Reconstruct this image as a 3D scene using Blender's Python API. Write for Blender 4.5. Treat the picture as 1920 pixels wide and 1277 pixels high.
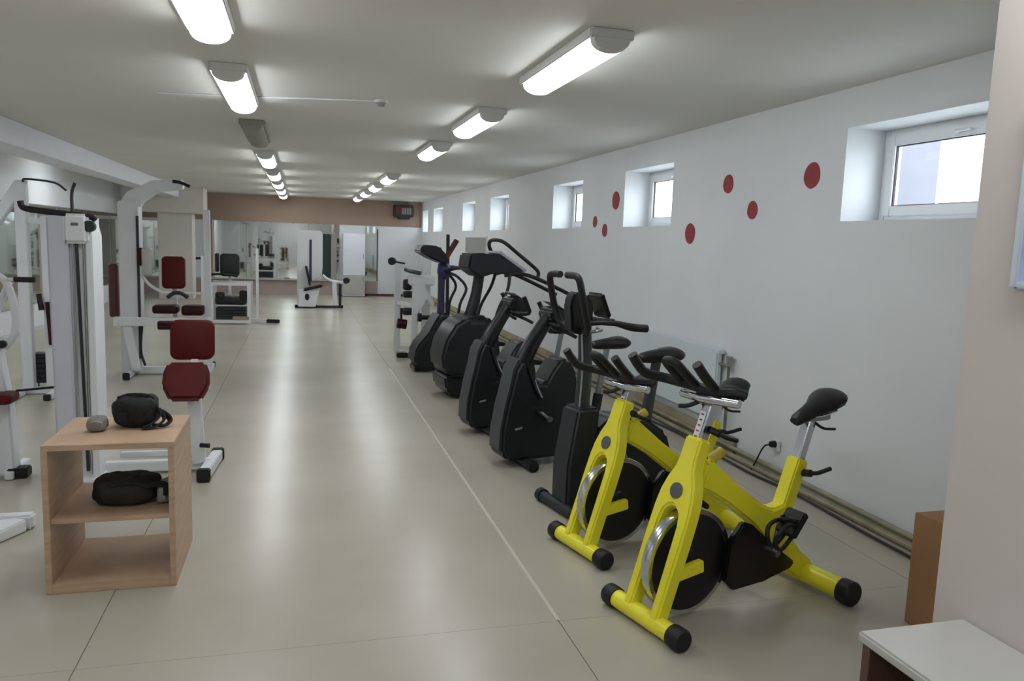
import bpy, bmesh, math, random
from mathutils import Vector, Matrix
random.seed(7)
for o in list(bpy.data.objects): bpy.data.objects.remove(o)
SC = bpy.context.scene
C = SC.collection
PI = math.pi
# ------------------------------------------------------------------ camera
FPX, VPX, VPY, CAMH = 1450.0, 563.0, 441.0, 1.65
ROOM_H, WALL_R, WALL_L, FAR_Y, BACK_Y = 2.70, 3.38, -4.20, 22.4, -2.2
_y = Vector((VPX-960, VPY-638.5, FPX)).normalized()
_u = Vector((0, -1, 0)); _u = (_u - _y*_u.dot(_y)).normalized()
_x = _y.cross(_u)
if _x.x < 0: _x = -_x
cam_d = bpy.data.cameras.new('camera'); cam = bpy.data.objects.new('camera', cam_d); C.objects.link(cam)
cam_d.sensor_width = 36.0; cam_d.lens = FPX/1920*36.0; cam_d.clip_start = .02; cam_d.clip_end = 200
right = Vector((_x.x, _y.x, _u.x)); down = Vector((_x.y, _y.y, _u.y)); fwd = Vector((_x.z, _y.z, _u.z))
R = Matrix((right, -down, -fwd)).transposed()
cam.matrix_world = Matrix.Translation((0, 0, CAMH)) @ R.to_4x4()
SC.camera = cam
# ------------------------------------------------------------------ view, world
SC.view_settings.view_transform = 'Standard'; SC.view_settings.look = 'None'
SC.view_settings.gamma = 1.0; SC.view_settings.use_curve_mapping = False
SC.view_settings.exposure = -0.02
LAMP = 17.0            # brightness of the fluorescent diffusers
SKY = 9.0             # overcast daylight
w = bpy.data.worlds.new('overcast_sky'); SC.world = w; w.use_nodes = True
bg = w.node_tree.nodes['Background']; bg.inputs[0].default_value = (.88, .94, 1.0, 1); bg.inputs[1].default_value = SKY

# ------------------------------------------------------------------ pixel helpers (direction only; depth from the surface touched)
def ray(px, py):
    d = right*(px-960) + down*(py-638.5) + fwd*FPX
    return d
def on_x(px, py, X=WALL_R):
    d = ray(px, py); return Vector((0, 0, CAMH)) + d*(X/d.x)
def on_y(px, py, Y):
    d = ray(px, py); return Vector((0, 0, CAMH)) + d*(Y/d.y)
def on_z(px, py, Z=0.0):
    d = ray(px, py); return Vector((0, 0, CAMH)) + d*((Z-CAMH)/d.z)

# ------------------------------------------------------------------ materials
def lin(c):
    return tuple(((v/255)/12.92 if v/255 <= .04045 else ((v/255+.055)/1.055)**2.4) for v in c)
MATS = {}
def mat(name, rgb, rough=.5, metal=0.0, var=.06, scale=6.0, bump=0.0, bscale=60.0, coat=0.0, spec=.5, rgb2=None, stretch=None, detail=4.0):
    m = bpy.data.materials.new(name); m.use_nodes = True; nt = m.node_tree; N = nt.nodes; L = nt.links
    b = N['Principled BSDF']; b.inputs['Roughness'].default_value = rough; b.inputs['Metallic'].default_value = metal
    b.inputs['Coat Weight'].default_value = coat; b.inputs['Specular IOR Level'].default_value = spec
    tc = N.new('ShaderNodeTexCoord'); src = tc.outputs['Object']
    if stretch:
        mp = N.new('ShaderNodeMapping'); mp.inputs['Scale'].default_value = stretch; L.new(src, mp.inputs[0]); src = mp.outputs[0]
    no = N.new('ShaderNodeTexNoise'); no.inputs['Scale'].default_value = scale; no.inputs['Detail'].default_value = detail; L.new(src, no.inputs['Vector'])
    rp = N.new('ShaderNodeValToRGB'); c = lin(rgb)
    lo = lin(rgb2) if rgb2 else tuple(v*(1-var) for v in c); hi = c if rgb2 else tuple(min(1, v*(1+var)) for v in c)
    rp.color_ramp.elements[0].position = .32; rp.color_ramp.elements[1].position = .68
    rp.color_ramp.elements[0].color = (*lo, 1); rp.color_ramp.elements[1].color = (*hi, 1)
    L.new(no.outputs['Fac'], rp.inputs[0]); L.new(rp.outputs[0], b.inputs['Base Color'])
    if bump:
        n2 = N.new('ShaderNodeTexNoise'); n2.inputs['Scale'].default_value = bscale; n2.inputs['Detail'].default_value = 3; L.new(src, n2.inputs['Vector'])
        bp = N.new('ShaderNodeBump'); bp.inputs['Strength'].default_value = bump; bp.inputs['Distance'].default_value = .01
        L.new(n2.outputs['Fac'], bp.inputs['Height']); L.new(bp.outputs[0], b.inputs['Normal'])
    MATS[name] = m; return m
def emit(name, rgb, strength):
    m = bpy.data.materials.new(name); m.use_nodes = True; b = m.node_tree.nodes['Principled BSDF']
    b.inputs['Base Color'].default_value = (.8, .8, .8, 1); b.inputs['Emission Color'].default_value = (*rgb, 1); b.inputs['Emission Strength'].default_value = strength
    MATS[name] = m; return m
mat('wall_paint', (228, 231, 233), .6, var=.02, scale=1.2, bump=.12, bscale=7, spec=.3)
mat('wall_warm', (206, 196, 191), .6, var=.03, scale=1.0, bump=.12, bscale=7, spec=.3)
mat('ceiling_paint', (228, 227, 221), .7, var=.03, scale=.8, bump=.35, bscale=2.2, spec=.3)
mat('beam_paint', (228, 230, 236), .6, var=.02, bump=.1, bscale=5, spec=.3)
mat('column_paint', (212, 207, 200), .6, var=.02, spec=.3)
mat('tan_paint', (158, 136, 120), .6, var=.05, scale=1.5, spec=.3)
mat('mauve_paint', (176, 160, 154), .5, var=.05, scale=2)
mat('linoleum', (184, 178, 165), .27, var=.07, scale=.9, bump=.05, bscale=9, rgb2=(172, 166, 152), detail=6)
mat('floor_gap', (120, 112, 98), .7)
mat('seam_strip', (196, 190, 176), .4, var=.05, scale=20)
mat('pvc_white', (232, 234, 236), .35, var=.01)
mat('gasket', (52, 52, 56), .6)
mat('lamp_body', (214, 214, 210), .5, var=.02)
mat('lamp_dull', (150, 148, 140), .6, var=.08)
emit('lamp_light', (.93, .97, 1.0), LAMP)
mat('oak', (202, 172, 144), .45, var=.10, scale=5, stretch=(1, 1, 9), bump=.04, bscale=40, rgb2=(182, 152, 124), detail=6)
mat('oak_edge', (176, 142, 110), .5, var=.08, scale=8)
mat('dark_panel', (92, 66, 56), .5, var=.1, scale=6)
mat('white_laminate', (186, 185, 180), .45, var=.03, scale=4)
mat('cardboard', (158, 118, 82), .7, var=.05, scale=3)
mat('yellow_paint', (244, 235, 48), .38, var=.03, scale=4, coat=.2)
mat('chrome', (205, 206, 210), .18, metal=1.0, var=.02)
mat('brushed', (150, 152, 155), .35, metal=1.0, var=.04)
mat('black_rubber', (13, 13, 15), .55, var=.15, scale=30)
mat('black_gloss', (10, 11, 14), .32, var=.1)
mat('black_vinyl', (15, 16, 19), .45, var=.1, scale=20, bump=.05)
mat('flywheel_black', (20, 19, 22), .45, var=.1, scale=12)
mat('shell_dark', (22, 26, 29), .42, var=.10, scale=3)
mat('shell_grey', (58, 62, 66), .42, var=.06, scale=4)
mat('slab_dark', (32, 34, 40), .5, var=.08, scale=4)
mat('console_dark', (15, 15, 20), .38, var=.1)
mat('screen', (58, 66, 78), .12, var=.1)
mat('silver_plastic', (168, 172, 180), .35, metal=.3, var=.03)
mat('badge_grey', (92, 92, 98), .4)
mat('gold_knob', (196, 176, 70), .4, var=.06)
mat('white_steel', (222, 224, 226), .4, var=.02, scale=4)
mat('lavender_steel', (204, 204, 214), .42, var=.02, scale=2)
mat('red_vinyl', (84, 9, 13), .5, var=.08, scale=8, bump=.03, spec=.25)
mat('maroon_vinyl', (50, 11, 18), .5, var=.1, scale=8, spec=.25)
mat('brown_vinyl', (88, 48, 44), .5, var=.1, scale=8)
mat('green_dark', (30, 46, 42), .5, var=.2, scale=5)
mat('iron_plates', (52, 54, 60), .5, metal=.4, var=.1)
mat('steel_cable', (40, 40, 46), .4)
mat('bag_black', (18, 18, 20), .75, var=.25, scale=18, bump=.5, bscale=40)
mat('bag_olive', (34, 33, 30), .75, var=.25, scale=14, bump=.5, bscale=35)
mat('pouch_grey', (126, 122, 118), .7, var=.1, scale=20, bump=.2)
mat('red_spot', (150, 44, 56), .6, var=.08, scale=12)
mat('pipe_beige', (146, 138, 112), .6, var=.2, scale=7)
mat('plinth', (160, 150, 128), .7, var=.14, scale=5)
mat('radiator_paint', (214, 223, 228), .45, var=.02, scale=3)
mat('radiator_pipe', (120, 118, 108), .5, var=.15, scale=20)
mat('purple_plastic', (52, 46, 74), .4, var=.1)
mat('blue_plastic', (44, 46, 92), .4, var=.1)
mat('red_brown', (92, 44, 36), .5, var=.15, scale=6)
mat('poster_frame', (196, 206, 214), .3, metal=.2, var=.02)
mat('poster_print', (176, 182, 214), .3, var=.25, scale=3, rgb2=(78, 84, 132))
mat('cabinet_white', (226, 229, 238), .3, var=.01)
mat('outside_wall', (92, 93, 101), .7, var=.03)
mat('outside_ground', (190, 192, 190), .8, var=.06)
mat('box_dark', (58, 48, 46), .5, var=.15, scale=8)
mat('grey_plastic', (150, 150, 148), .5, var=.04)
m = bpy.data.materials.new('mirror'); m.use_nodes = True; b = m.node_tree.nodes['Principled BSDF']
b.inputs['Base Color'].default_value = (.80, .84, .81, 1); b.inputs['Metallic'].default_value = 1; b.inputs['Roughness'].default_value = .03; MATS['mirror'] = m
m = bpy.data.materials.new('glass'); m.use_nodes = True; b = m.node_tree.nodes['Principled BSDF']
b.inputs['Base Color'].default_value = (.96, .98, 1, 1); b.inputs['Transmission Weight'].default_value = 1; b.inputs['Roughness'].default_value = .02; b.inputs['IOR'].default_value = 1.05; MATS['glass'] = m

# ------------------------------------------------------------------ mesh builder
def cat_rom(pts, sub):
    P = [Vector(p) for p in pts]
    if len(P) < 3 or sub < 2: return P
    out = []
    for i in range(len(P)-1):
        p0 = P[i-1] if i else P[0]*2-P[1]; p1 = P[i]; p2 = P[i+1]; p3 = P[i+2] if i+2 < len(P) else P[-1]*2-P[-2]
        for k in range(sub):
            t = k/sub
            out.append(.5*((2*p1)+(p2-p0)*t+(2*p0-5*p1+4*p2-p3)*t*t+(3*p1-p0-3*p2+p3)*t**3))
    out.append(P[-1]); return out
class MB:
    def __init__(s): s.v = []; s.f = []
    def add(s, vs, fs, M=None):
        n = len(s.v); s.v += [tuple(M @ Vector(v)) if M else tuple(v) for v in vs]; s.f += [tuple(i+n for i in f) for f in fs]; return s
    def box(s, c, d, rot=(0, 0, 0)):
        M = Matrix.Translation(c) @ (Matrix.Rotation(rot[2], 4, 'Z') @ Matrix.Rotation(rot[1], 4, 'Y') @ Matrix.Rotation(rot[0], 4, 'X'))
        x, y, z = d[0]/2, d[1]/2, d[2]/2
        vs = [(-x,-y,-z),(x,-y,-z),(x,y,-z),(-x,y,-z),(-x,-y,z),(x,-y,z),(x,y,z),(-x,y,z)]
        return s.add(vs, [(0,3,2,1),(4,5,6,7),(0,1,5,4),(1,2,6,5),(2,3,7,6),(3,0,4,7)], M)
    def span(s, a, b): return s.box([(a[i]+b[i])/2 for i in range(3)], [abs(b[i]-a[i]) for i in range(3)])
    def rings(s, rs, cap=True):
        n = len(rs[0]); vs = [p for r in rs for p in r]; fs = []
        for i in range(len(rs)-1):
            for k in range(n):
                a = i*n+k; b_ = i*n+(k+1) % n; fs.append((a, b_, b_+n, a+n))
        if cap: fs += [tuple(range(n-1, -1, -1)), tuple(range((len(rs)-1)*n, len(rs)*n))]
        return s.add(vs, fs)
    def tube(s, pts, r, n=10, sub=4, flat=1.0, square=False, up=None):
        radii = r if isinstance(r, (list, tuple)) else None
        P = cat_rom(pts, sub); m_ = len(P); rs = []
        t = (P[1]-P[0]).normalized(); a = Vector(up) if up else (Vector((0, 0, 1)) if abs(t.z) < .9 else Vector((1, 0, 0)))
        nx = (a - t*a.dot(t)).normalized()
        for i, p in enumerate(P):
            t = ((P[i+1] if i+1 < m_ else P[i])-(P[i-1] if i else P[i])).normalized()
            nx = (nx - t*nx.dot(t)).normalized(); ny = t.cross(nx)
            if radii:
                u = i/(m_-1)*(len(radii)-1); k = min(int(u), len(radii)-2); rr = radii[k]+(radii[k+1]-radii[k])*(u-k)
            else: rr = r
            ring = []
            for k in range(4 if square else n):
                an = 2*PI*k/(4 if square else n) + (PI/4 if square else 0); q = rr*(1.414 if square else 1)
                ring.append(p + nx*(q*math.cos(an)) + ny*(q*flat*math.sin(an)))
            rs.append(ring)
        return s.rings(rs)
    def cyl(s, a, b, r, n=20): return s.tube([a, b], r if isinstance(r, (list, tuple)) else r, n=n, sub=1)
    def prism(s, poly, t0, t1, M=None):
        """polygon (a,b) -> local (a, t, b): extruded along y"""
        n = len(poly); vs = [(p[0], t0, p[1]) for p in poly]+[(p[0], t1, p[1]) for p in poly]
        area = sum(poly[i][0]*poly[(i+1) % n][1]-poly[(i+1) % n][0]*poly[i][1] for i in range(n))
        fs = [tuple(range(n)), tuple(range(2*n-1, n-1, -1))]+[((i+1) % n, i, i+n, (i+1) % n+n) for i in range(n)]
        if area < 0: fs = [tuple(reversed(f)) for f in fs]
        return s.add(vs, fs, M)
    def ell(s, c, r, nu=16, nv=10, M=None):
        rs = []
        for j in range(1, nv):
            ph = PI*j/nv-PI/2
            rs.append([(c[0]+r[0]*math.cos(ph)*math.cos(2*PI*i/nu), c[1]+r[1]*math.cos(ph)*math.sin(2*PI*i/nu), c[2]+r[2]*math.sin(ph)) for i in range(nu)])
        if M: rs = [[M @ Vector(p) for p in q] for q in rs]
        return s.rings(rs)
    def disc_y(s, c, prof, n=40):
        """lathe about the y axis through c; prof = [(radius, y)]"""
        rs = [[(c[0]+r*math.cos(2*PI*i/n), c[1]+y, c[2]+r*math.sin(2*PI*i/n)) for i in range(n)] for r, y in prof]
        return s.rings(rs, cap=False)
    def build(s, name, m_, parent=None, bevel=0.0, seg=2, sharp=35, smooth=True):
        me = bpy.data.meshes.new(name); me.from_pydata([tuple(v) for v in s.v], [], s.f)
        bm = bmesh.new(); bm.from_mesh(me)
        bmesh.ops.recalc_face_normals(bm, faces=bm.faces)
        if bevel:
            es = [e for e in bm.edges if len(e.link_faces) == 2 and e.calc_face_angle(0) > math.radians(28)]
            bmesh.ops.bevel(bm, geom=es, offset=bevel, segments=seg, affect='EDGES', clamp_overlap=True)
        bm.to_mesh(me); bm.free()
        if smooth:
            for p in me.polygons: p.use_smooth = True
            me.set_sharp_from_angle(angle=math.radians(sharp))
        me.materials.append(MATS[m_])
        o = bpy.data.objects.new(name, me); C.objects.link(o); o.parent = parent
        return o
def tag(o, label, cat, group=None):
    o['label'] = label; o['category'] = cat
    if group: o['group'] = group
    return o
def thing(name, label, cat, loc=(0, 0, 0), rz=0.0, group=None):
    o = bpy.data.objects.new(name, None); C.objects.link(o); o.location = loc; o.rotation_euler = (0, 0, rz); o.empty_display_size = .1
    return tag(o, label, cat, group)
def struct(o): o['kind'] = 'structure'; return o
def lab(o, t): o['label'] = t; return o
def dup(root, loc, rz, label, parent=None):
    r = root.copy(); C.objects.link(r); r.location = loc; r.rotation_euler = (0, 0, rz); r['label'] = label
    def kids(src, dst):
        for ch in list(src.children):
            c = ch.copy(); C.objects.link(c); c.parent = dst; kids(ch, c)
    kids(root, r); return r

# ================================================================== THE ROOM
fl = struct(MB().span((WALL_L-.3, BACK_Y-.3, -.15), (WALL_R+.4, FAR_Y+.3, -.004)).build('floor', 'floor_gap', smooth=False))
xs = [WALL_L, -2.72, -.82, 1.10, 3.02, WALL_R]; ys = [BACK_Y, 3.05, 12.4, FAR_Y]; g = .0022
for i in range(5):
    for j in range(3):
        MB().span((xs[i]+g, ys[j]+.0009, -.004), (xs[i+1]-g, ys[j+1]-.0009, 0)).build('linoleum_sheet', 'linoleum', fl, smooth=False)
lab(MB().span((1.091, 3.06, 0), (1.110, 9.8, .0012)).build('seam_strip', 'seam_strip', fl, smooth=False), 'pale strip covering the floor seam')
struct(MB().span((WALL_L-.3, BACK_Y-.3, ROOM_H), (WALL_R+.4, FAR_Y+.3, ROOM_H+.2)).build('ceiling', 'ceiling_paint', smooth=False))
struct(MB().span((WALL_L-.3, BACK_Y-.3, 0), (WALL_L, FAR_Y+.3, ROOM_H)).build('wall_left', 'wall_paint', smooth=False))
struct(MB().span((WALL_L, BACK_Y-.3, 0), (WALL_R+.4, BACK_Y, ROOM_H)).build('wall_back', 'wall_paint', smooth=False))
# right wall with its seven high openings
SILL, HEAD = 1.86, 2.45
wins = [(3.15, 4.344), (6.75, 7.88), (9.18, 10.35), (12.75, 14.05), (15.35, 16.58), (19.0, 20.4), (21.3, 22.25)]
mb = MB(); a = BACK_Y
mb.span((WALL_R, BACK_Y, 0), (WALL_R+.4, FAR_Y+.3, SILL)); mb.span((WALL_R, BACK_Y, HEAD), (WALL_R+.4, FAR_Y+.3, ROOM_H))
for y0, y1 in wins:
    mb.span((WALL_R, a, SILL), (WALL_R+.4, y0, HEAD)); a = y1
mb.span((WALL_R, a, SILL), (WALL_R+.4, FAR_Y+.3, HEAD))
struct(mb.build('wall_right', 'wall_paint', smooth=False))
def frame(mb, x0, x1, y0, y1, z0, z1, t):
    mb.span((x0, y0, z0), (x1, y0+t, z1)); mb.span((x0, y1-t, z0), (x1, y1, z1))
    mb.span((x0, y0+t, z0), (x1, y1-t, z0+t)); mb.span((x0, y0+t, z1-t), (x1, y1-t, z1)); return mb
for i, (y0, y1) in enumerate(wins):
    xf = WALL_R+.29
    f = frame(MB(), xf, xf+.07, y0, y1, SILL, HEAD, .05).build('window_%d' % (i+1), 'pvc_white', bevel=.004); struct(f)
    frame(MB(), xf-.012, xf+.05, y0+.04, y1-.04, SILL+.04, HEAD-.04, .065).build('sash', 'pvc_white', f, bevel=.005)
    frame(MB(), xf+.005, xf+.02, y0+.103, y1-.103, SILL+.103, HEAD-.103, .008).build('gasket', 'gasket', f, smooth=False)
    MB().span((xf+.02, y0+.1, SILL+.1), (xf+.026, y1-.1, HEAD-.1)).build('pane', 'glass', f, smooth=False)
    h = MB().box((xf-.02, (y0+y1)/2, HEAD-.075), (.02, .03, .025)).tube([(xf-.03, (y0+y1)/2, HEAD-.075), (xf-.035, (y0+y1)/2-.05, HEAD-.075), (xf-.035, (y0+y1)/2-.11, HEAD-.075)], .009, n=8)
    h.build('window_handle', 'pvc_white', f)
# outdoors seen through the near window: pale pier and ground at street level
struct(MB().span((3.80, 4.72, 1.2), (4.47, 5.0, 3.6)).build('wall_outside', 'outside_wall', smooth=False))
struct(MB().span((WALL_R+.4, -6, .6), (30, 40, 1.2)).build('ground_outside', 'outside_ground', smooth=False))
# far wall
fw = struct(MB().span((WALL_L, FAR_Y, 0), (WALL_R, FAR_Y+.3, ROOM_H)).build('wall_far', 'wall_paint', smooth=False))
lab(MB().span((WALL_L, FAR_Y-.012, 1.98), (WALL_R-.02, FAR_Y, ROOM_H)).build('paint_band', 'tan_paint', fw, smooth=False), 'tan painted band below the ceiling')
lab(MB().span((WALL_L, FAR_Y-.010, 0), (2.14, FAR_Y, .40)).build('lower_panel', 'mauve_paint', fw, smooth=False), 'mauve painted strip below the mirrors')
lab(MB().span((WALL_L, FAR_Y-.10, .40), (1.15, FAR_Y, .44)).build('ledge', 'white_laminate', fw, bevel=.006), 'narrow white ledge under the mirrors')
struct(MB().span((1.75, FAR_Y-.03, 0), (WALL_R-.02, FAR_Y-.0005, .06)).build('baseboard_far', 'brown_vinyl', smooth=False))
struct(MB().span((-2.42, FAR_Y-.06, .44), (-2.28, FAR_Y-.0005, 1.98)).build('trim_1', 'tan_paint', bevel=.005))
# beam along the left bay and the pale column under its end
struct(MB().span((-3.15, BACK_Y, 2.45), (-2.785, 20.14, ROOM_H-.001)).build('ceiling_beam', 'beam_paint', bevel=.008))
col = MB().span((-3.3, 20.3, 0), (-2.53, 20.9, 2.1)).build('column', 'column_paint', bevel=.01); struct(col)
MB().span((-3.65, 20.15, 2.08), (-2.25, 21.0, ROOM_H-.001)).build('capital', 'column_paint', col, bevel=.01)
# near partition on the right edge of the picture
NX, NY = 1.72, 1.68
struct(MB().span((NX, BACK_Y, 0), (WALL_R+.02, NY, ROOM_H-.001)).build('wall_near', 'wall_warm', bevel=.008))
# wall mirrors
mx = [-2.24, -1.42, -.60, .22, 1.06]
for i, t in enumerate(('wall mirror panel behind the black-seated bench, leftmost on the far wall', 'wall mirror panel second from the left on the far wall', 'wall mirror panel on the far wall just left of the white seated machine', 'wall mirror panel on the far wall behind the white seated machine')):
    o = thing('wall_mirror', t, 'mirror', (0, 0, 0), 0, 'far wall mirror panels')
    MB().span((mx[i]+.006, FAR_Y-.016, .445), (mx[i+1]-.006, FAR_Y-.0101, 1.975)).build('glass_sheet', 'mirror', o, smooth=False)
    for zz in (.45, 1.965): MB().span(((mx[i]+mx[i+1])/2-.02, FAR_Y-.022, zz-.012), ((mx[i]+mx[i+1])/2+.02, FAR_Y-.016, zz+.012)).build('clip', 'chrome', o, smooth=False)
o = thing('wall_mirror', 'narrow tall mirror with dark right edge, right of the white cabinet', 'mirror')
MB().span((1.78, FAR_Y-.026, .42), (2.10, FAR_Y-.0105, 1.96)).build('glass_sheet', 'mirror', o, smooth=False)
MB().span((2.10, FAR_Y-.03, .42), (2.13, FAR_Y-.0105, 1.90)).build('edge_strip', 'box_dark', o, smooth=False)
o = thing('wall_mirror', 'mirror on the far wall left of the pale column', 'mirror')
MB().span((-4.05, FAR_Y-.016, .445), (-3.0, FAR_Y-.0101, 1.9)).build('glass_sheet', 'mirror', o, smooth=False)
my = [11.6, 13.6, 15.6, 17.6, 19.6, 21.6]
for i in range(5):
    o = thing('wall_mirror', ['mirror panel on the left wall, nearest of the row of five', 'mirror panel on the left wall, second nearest of five', 'middle mirror panel of the five on the left wall', 'mirror panel on the left wall, second from the far end', 'mirror panel on the left wall, farthest of the row of five'][i], 'mirror', (0, 0, 0), 0, 'left wall mirror panels')
    MB().span((WALL_L+.002, my[i]+.01, .40), (WALL_L+.010, my[i+1]-.01, 2.0)).build('glass_sheet', 'mirror', o, smooth=False)
    frame(MB(), WALL_L+.0005, WALL_L+.014, my[i], my[i+1], .39, 2.01, .012).build('edge_frame', 'grey_plastic', o, smooth=False)

# ------------------------------------------------------------------ ceiling lamps
def lamp(X, y0, y1, lit, label, zb=2.59):
    t = thing('ceiling_lamp', label, 'lamp', (X, (y0+y1)/2, ROOM_H), 0, 'linear ceiling lamps in two rows')
    L_ = (y1-y0)/2
    MB().span((-.115, -L_, -.05), (.115, L_, -.0005)).build('base_tray', 'lamp_body' if lit else 'lamp_dull', t, bevel=.006)
    def arc(k, y, r=1.0): 
        a_ = PI*k/12; return (-.098*r*math.cos(a_), y, -.045-(ROOM_H-zb-.045)*r*math.sin(a_)**.8)
    e = .045 if lit else .03
    MB().rings([[arc(k, y) for k in range(13)] for y in (-L_+e, L_-e)]).build('diffuser', 'lamp_light' if lit else 'lamp_dull', t)
    for sg in (-1, 1):
        ys_ = (sg*(L_-e), sg*L_)
        MB().rings([[arc(k, ys_[0], 1.02) for k in range(13)], [arc(k, ys_[1], .96) for k in range(13)]]).build('end_cap', 'lamp_body' if lit else 'lamp_dull', t)
    return t
RX, LX = 1.465, -.435
for y0, y1, lit, t in ((.30, 1.57, 1, 'added unseen ceiling lamp in line with the right row beside the viewer, brightening the near wall'), (3.66, 4.93, 1, 'long lit ceiling lamp nearest in the right row, before the windows'), (6.10, 7.27, 1, 'lit ceiling lamp, second nearest of the right row'), (8.40, 9.52, 1, 'lit ceiling lamp, third nearest of the right row'),  # first lamp is added out of view to brighten the near wall
                       (12.9, 14.1, 1, 'lit ceiling lamp, fourth nearest of the right row'), (15.3, 16.5, 1, 'lit ceiling lamp, third from the far wall in the right row'), (17.7, 18.9, 1, 'lit ceiling lamp, second from the far wall in the right row'), (20.2, 21.4, 1, 'lit ceiling lamp of the right row closest to the far wall')):
    lamp(RX, y0, y1, lit, t)
for y0, y1, lit, t in ((.75, 2.0, 1, 'added unseen ceiling lamp overhead in line with the left row, brightening the near corner'), (-1.6, -.35, 1, 'added unseen ceiling lamp behind the viewer in line with the left row, brightening the near corner'), (3.12, 4.36, 1, 'lit ceiling lamp cut by the top edge, nearest of the left row'), (5.28, 6.70, 1, 'lit ceiling lamp second nearest of the left row, crossed by a thin conduit'), (7.75, 9.2, 0, 'unlit grey ceiling lamp in the left row'),  # first two lamps are added out of view to light the near corner
                       (10.5, 12.0, 1, 'lit ceiling lamp with bright glow beside it, just past the unlit one'), (13.4, 14.7, 1, 'lit ceiling lamp, fourth from the far wall in the left row'), (15.8, 17.1, 1, 'lit ceiling lamp, third from the far wall in the left row'), (18.2, 19.5, 1, 'lit ceiling lamp, second from the far wall in the left row'), (20.6, 21.8, 1, 'lit ceiling lamp of the left row closest to the far wall')):
    lamp(LX, y0, y1, lit, t)
for y0, t in ((2.0, 'added fill lamp above the beam line in the left bay, nearest of four'), (6.0, 'added fill lamp in the left bay, second nearest of four'), (10.0, 'added fill lamp in the left bay, third nearest of four'), (14.2, 'added fill lamp in the left bay, farthest of four')):  # bay lamps are added, hidden by the beam, to brighten the left side
    lamp(-3.36, y0, y0+(1.2 if y0 < 12 else 1.0), 1, t)
tag(MB().tube([(-1.05, 6.62, 2.694), (-.54, 6.5, 2.694)], .006, n=6).build('ceiling_conduit', 'beam_paint'), 'thin white conduit on the ceiling left of the second lamp', 'conduit')
tag(MB().tube([(-.33, 6.46, 2.694), (.56, 6.2, 2.694)], .006, n=6).build('ceiling_conduit', 'beam_paint'), 'thin white conduit running to the small ceiling detector', 'conduit')
o = thing('smoke_detector', 'small round white detector on the ceiling at the conduit end', 'detector', (.6, 6.19, ROOM_H))
MB().cyl((0, 0, -.02), (0, 0, -.0005), .05).build('base', 'lamp_body', o); MB().cyl((0, 0, -.045), (0, 0, -.02), [.028, .042]).build('sensor_head', 'grey_plastic', o)

# ================================================================== RIGHT WALL DETAILS
for px, py, rr, t in ((1523, 329, .088, 'red spot painted on the right wall nearest the near window'), (1366, 345, .078, 'red spot on the right wall, highest of the pair between the two near windows'), (1411, 394, .071, 'smallish red spot below and right of its twin, between the two near windows'),
                      (1294, 438, .092, 'low red spot on the right wall just nearer than the second window'), (1155, 376, .102, 'red spot touching the far edge of the second window'), (1134, 432, .076, 'lower of the two dark red spots beyond the second window'), (1116, 416, .068, 'farthest and smallest red spot on the right wall')):
    p = on_x(px, py)
    mb = MB(); n = 24
    ring = [(rr*(1+.03*math.sin(3*2*PI*k/n+px))*math.cos(2*PI*k/n), rr*(1+.03*math.cos(2*2*PI*k/n+py))*math.sin(2*PI*k/n)) for k in range(n)]
    mb.rings([[(0, a_, b_) for a_, b_ in ring], [(-.004, a_*.98, b_*.98) for a_, b_ in ring]])
    o = tag(mb.build('wall_spot', 'red_spot'), t, 'wall decal', 'red wall spots'); o.location = (WALL_R-.0002, p.y, p.z)
# heating pipes, plinth, cable along the base of the right wall
tag(MB().tube([(3.33, 2.2, .078), (3.33, 3.6, .078), (3.33, 5.0, .084), (3.33, 9, .078), (3.33, 21, .078)], .017, n=10, sub=2).build('heating_pipe', 'pipe_beige'), 'upper beige heating pipe along the base of the right wall', 'pipe')
tag(MB().tube([(3.315, 2.2, .028), (3.315, 4, .028), (3.315, 9, .028), (3.315, 21, .028)], .021, n=10, sub=2).build('heating_pipe', 'pipe_beige'), 'lower beige heating pipe lying at floor level by the right wall', 'pipe')
pts = [(3.24+.02*math.sin(k*1.7), 2.2+k*.45, .012+.006*(k % 2)) for k in range(12)]
tag(MB().tube(pts, .010, n=6).build('power_cable', 'steel_cable'), 'black cable lying on the floor along the right wall pipes', 'cable')
struct(MB().span((3.345, 5.35, 0), (WALL_R-.0005, 21.5, .16)).build('baseboard_right', 'plinth', bevel=.01))
ra = thing('radiator', 'flat pale blue-white panel radiator on the right wall behind the bikes', 'radiator', (3.335, 0, 0))
MB().span((-.03, 5.62, .24), (.02, 7.35, .82)).build('panel', 'radiator_paint', ra, bevel=.012)
MB().span((-.025, 5.60, .80), (.03, 7.37, .835)).build('top_grille', 'radiator_paint', ra, bevel=.004)
for yy in (5.9, 7.05): MB().span((.018, yy, .35), (.0449, yy+.05, .7)).build('bracket', 'grey_plastic', ra, smooth=False)
MB().tube([(0, 5.48, .13), (0, 5.48, .45), (0, 5.48, .74)], .013, n=8).tube([(0, 5.48, .72), (0, 5.63, .72)], .013, n=8, sub=1).build('feed_pipe', 'radiator_pipe', ra)
MB().cyl((0, 5.48, .72), (0, 5.48, .80), [.022, .028], n=12).tube([(0, 5.44, .79), (0, 5.52, .79)], .012, n=8).build('valve', 'grey_plastic', ra)
so = thing('wall_socket', 'small wall socket with black plug and cable behind the near yellow bike', 'socket', on_x(1458, 835))
MB().box((-.012, 0, 0), (.024, .085, .085)).build('socket_plate', 'pvc_white', so, bevel=.006)
MB().cyl((-.024, 0, .01), (-.062, 0, .01), [.026, .022], n=14).build('plug', 'black_rubber', so)
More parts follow.
